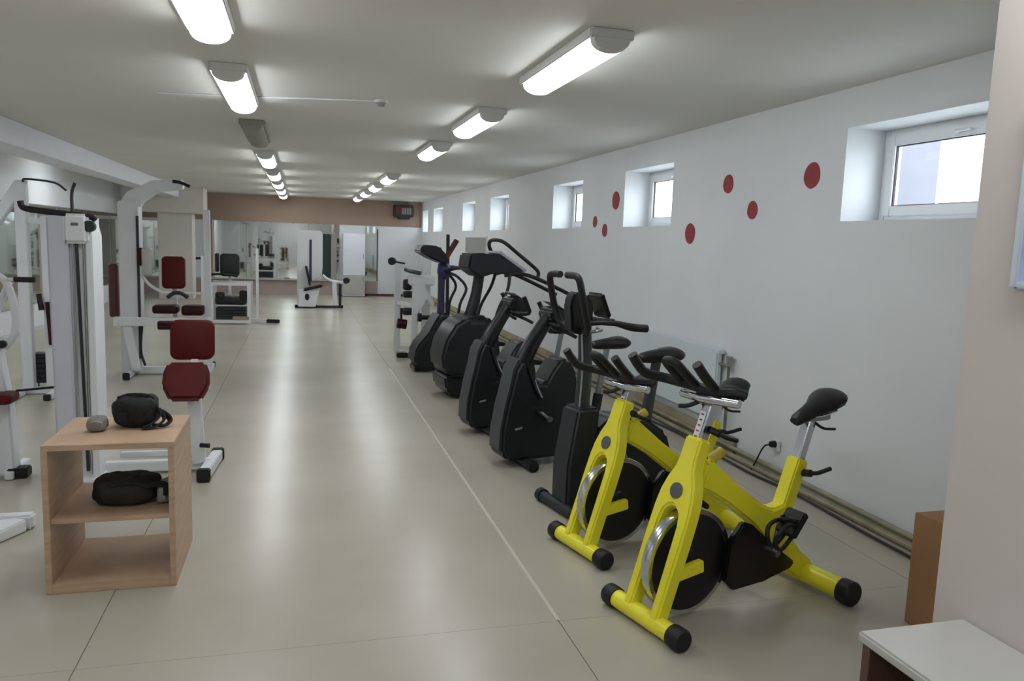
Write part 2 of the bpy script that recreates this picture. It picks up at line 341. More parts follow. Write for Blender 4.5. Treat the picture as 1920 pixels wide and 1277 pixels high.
MB().tube([(-.06, 0, .01), (-.09, .04, -.02), (-.08, .14, -.16), (-.08, .2, -.26), (-.12, .1, -.30)], .006, n=6).build('cable', 'black_rubber', so)
p = on_x(893, 460)
o = thing('wall_board', 'pale grey board hanging on the right wall beyond the dark trainers', 'board', (WALL_R, p.y, p.z))
MB().span((-.02, -.95, -.16), (-.0005, .95, .16)).build('board_sheet', 'grey_plastic', o, bevel=.004); frame(MB(), -.028, -.001, -.97, .97, -.18, .18, .025).build('board_frame', 'pvc_white', o)

# ================================================================== YELLOW SPIN BIKES
def tline(a_, b_, n=2): return [tuple(a_[i]+(b_[i]-a_[i])*k/(n-1) for i in range(3)) for k in range(n)]
def saddle(mb, s0, s1, z0, z1, w=.17, y=0, h=1.0):
    rs = []
    for u, ww, hh in ((0, .25, .35), (.06, .34, .7), (.25, .36, .9), (.5, .55, 1), (.72, .92, 1.1), (.88, 1, 1.1), (.97, .86, .85), (1, .6, .45)):
        x = s0+(s1-s0)*u; z = z0+(z1-z0)*u; ring = []
        for k in range(14):
            a_ = 2*PI*k/14; ring.append((x, y+w/2*ww*math.cos(a_), z+h*(.030*hh*math.sin(a_) if math.sin(a_) > 0 else .034*hh*math.sin(a_))))
        rs.append(ring)
    return mb.rings(rs)
def spin_bike(label, loc, rz):
    t = thing('spin_bike', label, 'exercise bike', loc, rz, 'yellow spin bikes')
    def stab(x, nm, e=0.0, q=1.0):
        s_ = MB().cyl((x, -.2-e, .05*q), (x, .2+e, .05*q), .041*q, n=20).build(nm, 'yellow_paint', t)
        for sg in (-1, 1):
            MB().rings([[(x+r_*q*math.cos(2*PI*k/20), sg*(yy+e), (.05+r_*math.sin(2*PI*k/20))*q) for k in range(20)] for r_, yy in ((.047, .185), (.049, .20), (.049, .245), (.043, .255))]).build('end_cap', 'black_rubber', s_)
        return s_
    stab(0, 'front_stabilizer'); rs_ = stab(1.02, 'rear_stabilizer', .05, 1.22)
    # fork: flat-faced arch plate leaning back
    th = math.atan2(.26, .77); M = Matrix.Translation((0, 0, .05)) @ Matrix.Rotation(th, 4, 'Y')
    # polygon given as (y,u); prism maps (a,b)->(a,t,b) so swap axes with a rotation about z
    Mz = M @ Matrix.Rotation(-PI/2, 4, 'Z')
    half = [(.112, .0), (.114, .36), (.112, .48), (.104, .55), (.084, .615), (.060, .665), (.052, .71), (.050, .815)]
    inner = [(.054, .42), (.045, .468), (.024, .495), (0, .503)]
    poly = half+[(-a_, b_) for a_, b_ in reversed(half)]+[(-.060, 0)]+[(-a_, b_) for a_, b_ in inner[:3]]+[(0, .503)]+[(a_, b_) for a_, b_ in reversed(inner[:3])]+[(.060, 0)]
    fk = MB().prism(poly, -.036, .036, Mz).build('fork', 'yellow_paint', t, bevel=.010, seg=3)
    MB().cyl(M @ Vector((-.034, 0, .565)), M @ Vector((-.041, 0, .565)), .036, n=20).build('badge', 'badge_grey', fk)
    for sg in (-1, 1):
        MB().box((.16, sg*.088, .262), (.16, .035, .055), (0, -.12, 0)).build('axle_bracket', 'yellow_paint', fk, bevel=.005)
    fwl = MB().disc_y((.23, 0, .262), [(0.001, -.018), (.05, -.03), (.06, -.018), (.215, -.018), (.222, -.022), (.222, .022), (.215, .018), (.06, .018), (.05, .03), (.001, .018)]).build('flywheel', 'flywheel_black', t)
    MB().disc_y((.23, 0, .262), [(.220, -.026), (.240, -.026), (.245, -.018), (.245, .018), (.240, .026), (.220, .026), (.220, -.026)], n=48).build('rim', 'chrome', fwl)
    MB().cyl((.23, -.085, .262), (.23, .085, .262), .014, n=12).build('axle', 'brushed', fwl)
    # main beam
    fr = MB().prism([(.255, .60), (.30, .74), (.36, .69), (.52, .565), (.66, .47), (.74, .435), (.82, .45), (.87, .36), (.89, .27), (.97, .18), (1.06, .115), (1.07, .02), (.97, .03), (.88, .10), (.76, .235), (.60, .385), (.44, .50), (.33, .565)], -.038, .038).build('main_frame', 'yellow_paint', t, bevel=.012, seg=3)
    st = MB().tube([(.79, 0, .29), (.925, 0, .655)], .038, square=True, sub=1, up=(0, 1, 0)).build('seat_tube', 'yellow_paint', t, bevel=.008)
    MB().tube([(.918, 0, .64), (.985, 0, .835)], .025, square=True, sub=1, up=(0, 1, 0)).build('seat_post', 'chrome', t, bevel=.005)
    MB().cyl((.925, -.03, .59), (.925, -.08, .60), .018, n=12).tube([(.93, -.07, .60), (.96, -.09, .60), (1.04, -.10, .615)], .011, n=8).build('clamp_lever', 'black_rubber', st)
    sl = MB().box((1.02, 0, .85), (.20, .04, .035)).build('seat_slider', 'brushed', t, bevel=.005)
    MB().tube([(1.0, -.02, .83), (1.03, -.05, .805), (1.09, -.07, .80)], .007, n=8).build('slider_lever', 'black_rubber', sl)
    sd = saddle(MB(), .875, 1.155, .845, .955, .20, h=1.35).build('saddle', 'black_vinyl', t)
    MB().tube([(.95, -.02, .868), (1.02, -.035, .862), (1.12, -.05, .885)], .006, n=6).tube([(.95, .02, .868), (1.02, .035, .862), (1.12, .05, .885)], .006, n=6).build('saddle_rails', 'chrome', sd)
    # drive side
    cg = MB().prism([(.40, .16), (.42, .33), (.50, .42), (.56, .40), (.72, .27), (.87, .165), (.84, .135), (.66, .105), (.46, .10)], -.078, -.042).build('chain_guard', 'black_gloss', t, bevel=.008)
    ck = MB().cyl((.665, -.14, .265), (.665, .14, .265), .017, n=12).build('crank_axle', 'brushed', t)
    MB().tube([(.665, -.115, .265), (.68, -.125, .425)], .013, n=8, sub=1).build('crank_arm', 'brushed', ck); MB().tube([(.665, .115, .265), (.65, .125, .105)], .013, n=8, sub=1).build('crank_arm', 'brushed', ck)
    for px_, py_, pz_, tl in ((.68, -.19, .43, -.9), (.65, .19, .105, .2)):
        pd = MB().box((px_, py_, pz_), (.125, .105, .036), (0, tl, 0)).build('pedal', 'black_rubber', t, bevel=.006)
        ca, sa = math.cos(tl), math.sin(tl)
        def pt(a_, b_): return (px_+a_*ca+b_*sa, 0, pz_-a_*sa+b_*ca)
        mb_ = MB()
        for yy in (-.035, .035):
            q = [pt(-.01, .015), pt(-.03, .055), pt(-.08, .08), pt(-.13, .055), pt(-.135, 0), pt(-.06, -.022)]
            mb_.tube([(a_[0], py_+yy*(1 if i < 3 else .6), a_[2]) for i, a_ in enumerate(q)], .010, n=6, sub=3)
        mb_.build('toe_cage', 'black_rubber', pd)
        MB().tube([(a_[0], py_-.045+.09*i/4, a_[2]) for i, a_ in enumerate([pt(.02, 0), pt(-.01, .055), pt(-.02, .075), pt(-.01, .055), pt(.02, 0)])], .009, n=6, flat=.35).build('strap', 'black_vinyl', pd)
    MB().tube([(.62, -.02, .10), (.70, -.03, .085), (.78, -.02, .10)], .008, n=6).build('chain_tensioner', 'brushed', cg)
    # head, resistance knob, stem, handlebar
    kn = MB().cyl((.31, 0, .70), (.405, 0, .745), .025, n=16).build('resistance_knob', 'gold_knob', t)
    MB().cyl((.30, 0, .695), (.325, 0, .707), .03, n=16).build('knob_collar', 'black_rubber', kn)
    sm = MB().tube([(.255, 0, .79), (.325, 0, .985)], .026, square=True, sub=1, up=(0, 1, 0)).build('handlebar_stem', 'chrome', t, bevel=.005)
    MB().box((.257, 0, .88), (.002, .034, .13), (0, .345, 0)).build('height_scale', 'pvc_white', sm, smooth=False)
    for k in range(5): MB().box((.2375+.0085*k, 0, .833+.0238*k), (.0022, .014, .006), (0, .345, 0)).build('scale_mark', 'red_spot', sm, smooth=False)
    MB().cyl((.30, -.03, .86), (.31, -.075, .85), .016, n=12).tube([(.31, -.07, .85), (.34, -.09, .835), (.39, -.10, .82)], .011, n=8).build('clamp_lever', 'black_rubber', sm)
    MB().box((.33, 0, .995), (.14, .05, .035)).build('bar_slider', 'brushed', sm, bevel=.005)
    MB().tube([(.28, .03, .98), (.25, .07, .955), (.22, .10, .95)], .010, n=8).build('slider_lever', 'black_rubber', sm)
    hb = MB().tube([(.29, -.19, 1.008), (.27, -.1, 1.006), (.265, 0, 1.0), (.27, .1, 1.0), (.275, .14, 1.0)], .020, n=12).build('handlebar', 'chrome', t)
    MB().tube([(.335, -.18, 1.035), (.31, -.15, 1.045), (.285, -.08, 1.04), (.275, 0, 1.04), (.27, .1, 1.045), (.22, .2, 1.06), (.14, .235, 1.08), (.095, .243, 1.12), (.06, .247, 1.168)], .023, n=12).build('grip_bar', 'black_rubber', hb)
    MB().tube([(.285, -.06, 1.04), (.21, -.06, 1.11), (.16, -.06, 1.165)], .022, n=12).build('horn_grip', 'black_rubber', hb)
    MB().tube([(.275, .04, 1.04), (.20, .045, 1.105), (.15, .05, 1.15), (.135, .085, 1.162), (.15, .12, 1.15), (.20, .125, 1.105), (.27, .13, 1.045)], .020, n=12).build('loop_grip', 'black_rubber', hb)
    for yy in (-.09, .08): MB().box((.262, yy, 1.012), (.012, .09, .018), (0, .3, 0)).build('clamp_plate', 'chrome', hb, bevel=.003)
    MB().tube([(.30, -.09, 1.045), (.33, -.14, 1.05), (.36, -.165, 1.045)], .028, n=12, flat=.7).build('elbow_pad', 'black_vinyl', hb)
    return t
b1 = spin_bike('yellow spin bike nearest the camera, its saddle against the bare wall', (1.45, 2.93, 0), math.radians(15))
b2 = dup(b1, (1.45, 3.75, 0), math.radians(14), 'yellow spin bike behind the nearest one, beside the dark upright bike')
for ch in b2.children:      # the second bike is set lower at the bar and the saddle
    nm = ch.name.split('.')[0]
    if nm in ('handlebar', 'handlebar_stem'): ch.location = (-.033, 0, -.095)
    if nm in ('saddle', 'seat_post', 'seat_slider'): ch.location = (-.037, 0, -.088)

# ================================================================== DARK UPRIGHT BIKE WITH GREY MAST
def foot_bar(mb, x, w, r=.035): return mb.cyl((x, -w, r), (x, w, r), r, n=16)
t = thing('upright_bike', 'dark upright exercise bike with grey mast and bent bar ends, beside the yellow bikes', 'exercise bike', (1.55, 4.40, 0), math.radians(12))
f = foot_bar(MB(), 0, .19, .037).build('front_stabilizer', 'slab_dark', t)
for sg in (-1, 1): MB().cyl((0, sg*.185, .04), (0, sg*.23, .04), .043, n=16).build('end_cap', 'black_rubber', f)
f = foot_bar(MB(), .92, .2, .037).build('rear_stabilizer', 'slab_dark', t)
for sg in (-1, 1): MB().cyl((.92, sg*.195, .04), (.92, sg*.24, .04), .043, n=16).build('end_cap', 'black_rubber', f)
MB().prism([(.0, .05), (.0, .30), (.06, .66), (.22, .66), (.20, .30), (.17, .05)], -.10, .10).build('front_slab', 'slab_dark', t, bevel=.02, seg=3)
MB().prism([(.17, .10), (.19, .52), (.30, .60), (.55, .58), (.74, .46), (.80, .28), (.76, .10)], -.12, .12).build('shell', 'shell_dark', t, bevel=.03, seg=3)
MB().tube([(.17, 0, .05), (.9, 0, .05)], .03, square=True, sub=1).build('base_beam', 'slab_dark', t)
ms = MB().tube([(.14, 0, .62), (.15, 0, .90), (.135, 0, 1.16)], [.055, .05, .045], n=12, flat=.6, up=(1, 0, 0)).build('mast', 'shell_grey', t)
MB().tube([(.10, -.036, .66), (.11, -.034, .9), (.095, -.030, 1.14)], .006, n=6).build('mast_edge', 'silver_plastic', ms)
cn = MB().prism([(.02, 1.12), (.00, 1.30), (.03, 1.37), (.12, 1.36), (.17, 1.29), (.16, 1.10)], -.05, .05).build('console', 'console_dark', t, bevel=.015)
pd = MB().box((.235, 0, 1.285), (.03, .17, .17), (0, -.42, 0)).build('display_housing', 'console_dark', cn, bevel=.014, seg=3)
MB().box((.2515, 0, 1.285), (.004, .13, .12), (0, -.42, 0)).build('display', 'screen', cn)
for sg in (-1, 1):
    MB().tube([(.10, sg*.06, 1.13), (.06, sg*.15, 1.16), (.02, sg*.175, 1.26), (-.02, sg*.175, 1.42), (-.03, sg*.155, 1.462), (-.03, sg*.11, 1.47), (-.03, sg*.04, 1.47)], .021, n=12).build('handle_grip', 'black_rubber', t)
    MB().tube([(.13, sg*.05, 1.18), (.24, sg*.13, 1.19), (.36, sg*.17, 1.165), (.47, sg*.18, 1.155)], [.016, .016, .024, .024], n=10).build('side_grip', 'black_rubber', t)
MB().tube([(.10, -.11, 1.135), (.14, -.12, 1.14), (.22, -.06, 1.14), (.24, .02, 1.14)], .011, n=8).build('support_bar', 'brushed', t)
MB().tube([(.63, 0, .50), (.70, 0, .92)], [.045, .035], n=10, sub=1, flat=.7).build('seat_post', 'shell_grey', t)
saddle(MB(), .56, .86, .945, .965, .24, h=1.4).build('saddle', 'black_vinyl', t)
ck = MB().cyl((.42, -.17, .28), (.42, .17, .28), .02, n=12).build('crank_axle', 'brushed', t)
for sg in (-1, 1):
    MB().tube([(.42, sg*.15, .28), (.42+sg*.08, sg*.155, .28-sg*.14)], .014, n=8, sub=1).build('crank_arm', 'brushed', ck)
    MB().box((.42+sg*.08, sg*.20, .28-sg*.14), (.11, .09, .03)).build('pedal', 'black_rubber', ck, bevel=.006)

# ================================================================== TWO DARK BIKES WITH LEANING NECK
def neck_bike(label, loc, rz):
    t = thing('upright_bike', label, 'exercise bike', loc, rz, 'dark bikes with leaning necks')
    sh = MB().prism([(.02, .05), (-.035, .12), (-.03, .28), (.0, .46), (.035, .60), (.06, .72), (.10, .80), (.15, .79), (.18, .70), (.24, .62), (.31, .62), (.37, .72), (.43, .80), (.50, .80), (.56, .70), (.60, .52), (.66, .40), (.67, .22), (.62, .09), (.5, .06)], -.13, .13).build('shell', 'shell_dark', t, bevel=.035, seg=3)
    MB().prism([(-.044, .12), (-.04, .28), (-.008, .46), (.027, .60), (.05, .73), (.095, .815), (.125, .80), (.085, .70), (.06, .58), (.035, .46), (.005, .28), (.0, .12)], -.10, .10).build('front_trim', 'shell_grey', sh, bevel=.012)
    MB().box((.09, -.1285, .30), (.06, .006, .014), (0, -.2, 0)).build('badge', 'silver_plastic', sh)
    MB().tube([(.09, 0, .50), (.12, 0, .66), (.20, 0, .84), (.30, 0, 1.0), (.385, 0, 1.12)], [.066, .074, .068, .058, .055], n=12, flat=.75, up=(1, 0, 0)).build('neck', 'black_gloss', t)
    cn = MB().prism([(.33, 1.10), (.34, 1.16), (.40, 1.19), (.50, 1.13), (.54, 1.06), (.50, 1.03), (.40, 1.05)], -.11, .11).build('console', 'console_dark', t, bevel=.015)
    MB().box((.462, 0, 1.163), (.12, .16, .006), (0, .54, 0)).build('display', 'screen', cn)
    MB().box((.44, 0, 1.178), (.17, .20, .004), (0, .54, 0)).build('console_rim', 'silver_plastic', cn)
    for sg in (-1, 1):
        MB().tube([(.36, sg*.05, 1.06), (.40, sg*.16, 1.05), (.46, sg*.21, 1.06), (.44, sg*.22, 1.12), (.40, sg*.225, 1.20)], .018, n=10).build('handle_grip', 'black_rubber', t)
        MB().tube([(.38, sg*.05, 1.04), (.46, sg*.15, 1.00), (.52, sg*.17, .97)], .014, n=8).build('side_grip', 'black_rubber', t)
    for x, w_ in ((.16, .22), (.98, .24)):
        f = foot_bar(MB(), x, w_, .034).build('stabilizer', 'slab_dark', t)
        for sg in (-1, 1): MB().cyl((x, sg*(w_-.01), .04), (x, sg*(w_+.045), .04), .042, n=14).build('end_cap', 'black_rubber', f)
    MB().tube([(.5, 0, .08), (.98, 0, .05)], .03, square=True, sub=1).build('base_beam', 'slab_dark', t)
    MB().tube([(.78, 0, .08), (.84, 0, .50)], .042, n=10, sub=1, flat=.7).build('seat_tube', 'shell_dark', t)
    MB().tube([(.83, 0, .46), (.90, 0, .86)], .024, n=10, sub=1).build('seat_post', 'brushed', t)
    saddle(MB(), .76, 1.06, .885, .905, .25, h=1.4).build('saddle', 'black_vinyl', t)
    ck = MB().cyl((.33, -.17, .36), (.33, .17, .36), .022, n=12).build('crank_axle', 'brushed', t)
    for sg in (-1, 1):
        MB().tube([(.33, sg*.155, .36), (.33+sg*.13, sg*.16, .36-sg*.10)], .014, n=8, sub=1).build('crank_arm', 'brushed', ck)
        MB().box((.33+sg*.13, sg*.21, .36-sg*.10), (.11, .09, .03)).build('pedal', 'black_rubber', ck, bevel=.006)
    MB().tube([(.16, -.13, .76), (.20, -.145, .64), (.26, -.15, .52)], .020, n=10).build('side_lever', 'black_gloss', t)
    MB().tube([(.185, -.150, .70), (.215, -.165, .61), (.255, -.169, .53)], .006, n=6).build('lever_stripe', 'silver_plastic', t)
    return t
n1 = neck_bike('dark upright bike with leaning neck, directly behind the grey-masted one', (1.43, 5.43, 0), math.radians(10))
n2 = dup(n1, (1.39, 6.42, 0), math.radians(10), 'dark upright bike with leaning neck next to the large dark trainer')

# ================================================================== DARK TRAINERS WITH TALL SHROUDS
def trainer_base(t, L_=1.5):
    for sg in (-1, 1): MB().tube([(.3, sg*.17, .06), (L_, sg*.17, .05)], .03, square=True, sub=1).build('base_rail', 'slab_dark', t)
    f = foot_bar(MB(), L_, .28, .035).build('rear_stabilizer', 'slab_dark', t)
    for sg in (-1, 1): MB().cyl((L_, sg*.27, .04), (L_, sg*.32, .04), .042, n=12).build('end_cap', 'black_rubber', f)
    for sg in (-1, 1):
        MB().prism([(.75+sg*.1, .24+sg*.06), (1.12+sg*.1, .22+sg*.06), (1.14+sg*.1, .26+sg*.06), (.77+sg*.1, .33+sg*.06)], sg*.16-.07, sg*.16+.07).build('foot_plate', 'black_rubber', t, bevel=.01)
        MB().tube([(.45, sg*.16, .42), (.8+sg*.1, sg*.16, .25+sg*.06), (1.15+sg*.1, sg*.16, .23+sg*.06)], .022, n=8, sub=2).build('pedal_arm', 'slab_dark', t)
t = thing('cross_trainer', 'big dark cross trainer with looped handle and silver-topped console', 'cross trainer', (1.46, 8.03, 0), math.radians(8))
trainer_base(t)
sh = MB().prism([(.02, .24), (-.06, .30), (-.08, .45), (-.04, .62), (.06, .78), (.18, .86), (.42, .88), (.54, .74), (.58, .40), (.56, .24)], -.24, .24).build('shroud', 'shell_dark', t, bevel=.04, seg=3)
MB().prism([(.06, .02), (-.03, .10), (-.05, .25), (.57, .25), (.58, .10), (.52, .02)], -.235, .235).build('front_bumper', 'black_gloss', sh, bevel=.03, seg=3)
MB().box((.20, -.238, .11), (.10, .008, .035)).build('badge', 'pvc_white', sh, bevel=.003)
MB().box((.30, -.2375, .80), (.16, .007, .03)).build('trim_strip', 'shell_grey', sh)
MB().tube([(.30, 0, .85), (.36, 0, 1.1), (.40, 0, 1.40)], [.075, .06, .06], n=12, flat=.8).build('mast', 'shell_dark', t)
cn = MB().prism([(.20, 1.36), (.22, 1.52), (.36, 1.53), (.62, 1.50), (.84, 1.36), (.80, 1.30), (.50, 1.32), (.34, 1.27)], -.17, .17).build('console', 'console_dark', t, bevel=.02)
MB().box((.70, 0, 1.448), (.36, .37, .030), (0, .565, 0)).build('console_top', 'silver_plastic', cn, bevel=.004)
MB().box((.66, 0, 1.492), (.14, .2, .006), (0, .565, 0)).build('display', 'screen', cn)
MB().tube([(.98, -.20, 1.28), (.99, -.20, 1.34), (.93, -.20, 1.40), (.74, -.19, 1.54), (.60, -.17, 1.645), (.54, -.10, 1.67), (.53, .06, 1.66), (.56, .17, 1.60), (.62, .19, 1.50)], .020, n=10).build('loop_handle', 'black_rubber', t)
for sg in (-1, 1): MB().tube([(.62, sg*.14, 1.30), (.80, sg*.22, 1.32), (1.05, sg*.25, 1.24), (1.44, sg*.25, 1.07)], .021, n=10).build('hand_rail', 'black_rubber', t)
for sg in (-1, 1): MB().tube([(.45, sg*.25, .55), (.50, sg*.26, .90), (.62, sg*.24, 1.15), (.66, sg*.2, 1.32)], .018, n=8).build('swing_arm', 'black_rubber', t)
t = thing('cross_trainer', 'dark cross trainer with tilted black console and purple mast, beside the white rack', 'cross trainer', (1.42, 9.63, 0), math.radians(6))
trainer_base(t, 1.4)
sh = MB().prism([(.02, .04), (-.07, .10), (-.08, .24), (-.02, .36), (.10, .50), (.20, .68), (.26, .76), (.36, .74), (.46, .58), (.52, .30), (.50, .04)], -.2, .2).build('shroud', 'shell_dark', t, bevel=.04, seg=3)
MB().prism([(-.06, .02), (-.06, .08), (.5, .08), (.5, .02)], -.14, .14).build('front_bumper', 'black_gloss', sh, bevel=.01)
MB().tube([(.30, 0, .70), (.30, 0, 1.0), (.30, 0, 1.36)], [.05, .045, .05], n=10, flat=.8).build('mast', 'purple_plastic', t)
cn = MB().prism([(-.03, 1.50), (.0, 1.58), (.08, 1.585), (.20, 1.575), (.30, 1.49), (.345, 1.37), (.28, 1.36), (.12, 1.42)], -.17, .17).build('console', 'console_dark', t, bevel=.015)
MB().box((.285, 0, 1.49), (.16, .24, .006), (0, 1.02, 0)).build('display', 'screen', cn)
MB().ell((.33, 0, 1.27), (.09, .07, .12)).build('hub_cover', 'blue_plastic', t)
for sg in (-1, 1):
    MB().tube([(.33, sg*.06, 1.26), (.45, sg*.18, 1.31), (.60, sg*.24, 1.30), (.74, sg*.25, 1.28)], .020, n=10).build('handle_grip', 'black_rubber', t)
    MB().tube([(.45, sg*.20, .50), (.48, sg*.22, .85), (.56, sg*.22, 1.06), (.46, sg*.17, 1.2), (.36, sg*.08, 1.25)], .018, n=8).build('swing_arm', 'black_rubber', t)

# ================================================================== WHITE STEEL MACHINES
def beam(a_, b_, w_, h_=None, up=(0, 0, 1)):
    d_ = (Vector(b_)-Vector(a_)).normalized()
    if abs(d_.dot(Vector(up))) > .95: up = (1, 0, 0) if abs(d_.x) < .9 else (0, 1, 0)
    mb = MB(); mb.tube([a_, b_], w_/2, square=True, sub=1, flat=(h_ or w_)/w_, up=up); return mb
def padb(name, m_, parent, c, d, rot=(0, 0, 0)):
    """upholstered pad: rounded-rectangle outline, softly crowned across its thin side"""
    ax = min(range(3), key=lambda i: d[i]); o_ = [i for i in range(3) if i != ax]
    M = Matrix.Translation(c) @ (Matrix.Rotation(rot[2], 4, 'Z') @ Matrix.Rotation(rot[1], 4, 'Y') @ Matrix.Rotation(rot[0], 4, 'X'))
    A, B, T = d[o_[0]]/2, d[o_[1]]/2, d[ax]/2; rad = min(A, B)*.38; rs = []
    for tt, ins in ((-1, .5), (-.88, .2), (-.55, .02), (0, 0), (.55, .02), (.88, .2), (1, .5)):
        q = ins*T; ring = []
        for cx_, cy_, a0 in ((1, 1, 0), (-1, 1, PI/2), (-1, -1, PI), (1, -1, 1.5*PI)):
            for k in range(6):
                an = a0+PI/2*k/5; p_ = [0, 0, 0]
                p_[o_[0]] = cx_*(A-rad)+(rad-q)*math.cos(an); p_[o_[1]] = cy_*(B-rad)+(rad-q)*math.sin(an); p_[ax] = tt*T
                ring.append(M @ Vector(p_))
        rs.append(ring)
    return MB().rings(rs).build(name, m_, parent, sharp=60)
def foot(parent, x, y, s=.05): return MB().box((x, y, .03), (s, s, .058)).build('rubber_foot', 'black_rubber', parent, bevel=.008)
# --- multi gym: weight tower + seat
t = thing('multi_gym', 'white weight tower with black top bar and red seat, behind the wooden shelf', 'gym machine', (-1.4, 5.55, 0))
tw = MB().prism([(-.105, .02), (-.118, 1.72), (.0, 1.72), (.012, .02)], -.14, .16).build('tower_shroud', 'lavender_steel', t, bevel=.012)
MB().span((.0, -.10, .03), (.12, -.06, 1.70)).build('back_panel', 'white_steel', t, bevel=.004)
MB().prism([(.095, .02), (.095, 1.58), (.085, 1.71), (.11, 1.71), (.135, 1.6), (.135, .02)], -.12, .14).build('side_post', 'white_steel', t, bevel=.006)
hd = MB().span((-.02, -.165, 1.55), (.12, .16, 1.735)).build('tower_head', 'white_steel', t, bevel=.02, seg=3)
MB().box((.05, -.167, 1.67), (.04, .006, .018)).build('badge', 'badge_grey', hd)
MB().cyl((.125, -.1, 1.66), (.125, -.15, 1.66), .035, n=16).build('pulley', 'green_dark', hd)
for x in (.022, .085): MB().cyl((x, -.112, .06), (x, -.112, 1.6), .006, n=10).build('guide_rod', 'chrome', t)
MB().tube([(.045, -.115, 1.56), (.052, -.118, 1.1), (.060, -.118, .6), (.068, -.118, .08)], .010, n=8).build('cable', 'steel_cable', t)
MB().tube([(-.255, -.12, 1.80), (-.245, -.12, 1.765), (-.20, -.12, 1.75), (-.05, -.12, 1.735), (.12, -.10, 1.72), (.155, -.10, 1.70)], .019, n=10).build('pull_bar', 'black_rubber', t)
MB().tube([(.0, 0, 1.73), (.0, 0, 1.86), (.02, 0, 1.93)], .010, n=8).build('cable_guide', 'steel_cable', t)
MB().span((-.13, -.18, .0), (.16, .20, .035)).build('tower_base', 'white_steel', t, bevel=.006)
beam((.1, .06, .05), (.80, .06, .05), .07, .07).build('base_beam', 'white_steel', t, bevel=.006)
cb = beam((.78, -.20, .045), (.82, .30, .045), .07, .07).build('cross_foot', 'white_steel', t, bevel=.006)
for yy in (-.21, .31): MB().box((.78+.04*(yy > 0), yy, .045), (.085, .06, .085)).build('rubber_cap', 'black_rubber', cb, bevel=.008)
beam((.20, .18, .10), (.72, .10, .12), .04).build('link_bar', 'white_steel', t, bevel=.004)
sp = beam((.725, .04, .06), (.70, .04, .52), .085, .07, up=(1, 0, 0)).build('seat_post', 'white_steel', t, bevel=.006)
MB().cyl((.74, -.02, .2), (.80, -.04, .2), .016, n=10).build('adjust_knob', 'black_rubber', sp)
st = MB().prism([(-.150, 0), (-.145, .10), (-.12, .17), (.12, .17), (.145, .10), (.15, 0), (.10, -.10), (-.10, -.10)], -.035, .035, Matrix.Translation((.66, -.05, .615)) @ Matrix.Rotation(-.55, 4, 'X')).build('seat', 'red_vinyl', t, bevel=.02, seg=3)
padb('backrest', 'red_vinyl', t, (.675, .20, .90), (.29, .07, .28), (-.1, 0, 0))
beam((.69, .10, .52), (.69, .26, 1.0), .05).build('backrest_post', 'white_steel', t, bevel=.004)
padb('upper_pad', 'maroon_vinyl', t, (.56, .21, 1.0), (.22, .06, .06))
# --- chest machine further back
t = thing('chest_press', 'tall white press machine with red backrest and cross beam, behind the weight tower', 'gym machine', (-1.5, 9.6, 0))
cl = MB().span((-.45, -.12, .04), (-.24, .14, 1.96)).build('weight_column', 'white_steel', t, bevel=.012)
MB().span((-.26, -.135, .2), (-.235, -.10, 1.8)).build('column_groove', 'iron_plates', cl, smooth=False)
MB().prism([(-.46, 1.90), (-.36, 2.06), (-.10, 2.20), (.22, 2.22), (.22, 2.12), (-.04, 2.08), (-.20, 1.96), (-.23, 1.90)], -.07, .09).build('top_arm', 'white_steel', t, bevel=.01)
MB().tube([(.12, -.09, 2.20), (.2, -.09, 2.19), (.30, -.1, 2.15)], .018, n=8).build('press_grip', 'black_rubber', t)
beam((.465, 0, .04), (.46, 0, 1.90), .075).build('front_upright', 'white_steel', t, bevel=.006)
cbm = beam((-.47, -.30, .64), (.50, -.30, .64), .09).build('cross_beam', 'white_steel', t, bevel=.006)
MB().cyl((.50, -.345, .64), (.50, -.352, .64), .025, n=14).build('beam_plug', 'black_rubber', cbm)
MB().span((-.475, -.35, .59), (-.42, -.25, .69)).build('beam_sleeve', 'pvc_white', cbm, bevel=.006)
for x in (-.35, .465): beam((x, -.3, .64), (x, .02, .64), .06).build('beam_bracket', 'white_steel', t, bevel=.004)
padb('backrest', 'red_vinyl', t, (.10, .0, 1.175), (.25, .08, .37), (-.06, 0, 0))
beam((.10, .06, .5), (.10, .06, 1.3), .05).build('backrest_post', 'white_steel', t, bevel=.004)
padb('seat', 'maroon_vinyl', t, (.02, -.05, .76), (.27, .25, .09)); padb('seat', 'maroon_vinyl', t, (.31, -.05, .75), (.24, .25, .11))
padb('arm_pad', 'white_laminate', t, (-.155, -.12, 1.30), (.11, .12, .30)); padb('arm_pad', 'maroon_vinyl', t, (-.225, -.12, 1.35), (.05, .10, .20))
MB().tube([(-.22, -.1, 1.15), (-.15, -.12, 1.05), (-.05, -.12, .98), (.05, -.14, .95), (.40, -.14, .95)], .018, n=8).build('press_lever', 'white_steel', t)
MB().tube([(.05, -.16, .90), (.12, -.17, .95), (.20, -.17, .95), (.27, -.16, .90)], .022, n=8).build('thigh_roller', 'green_dark', t)
padb('side_pad', 'brown_vinyl', t, (-.56, .2, .95), (.10, .2, .62))
beam((-.4, -.02, .05), (.48, -.02, .05), .08).build('base_beam', 'white_steel', t, bevel=.006)
for x in (-.35, .46):
    q = beam((x, -.38, .035), (x, .38, .035), .06).build('base_foot', 'white_steel', t, bevel=.005)
    MB().box((x, -.39, .04), (.07, .05, .078)).build('rubber_cap', 'black_rubber', q, bevel=.008); MB().box((x, .39, .04), (.07, .05, .078)).build('rubber_cap', 'black_rubber', q, bevel=.008)
MB().tube([(-.22, -.13, .62), (-.24, -.14, .3), (-.20, -.14, .12)], .014, n=8).build('cable', 'steel_cable', t)
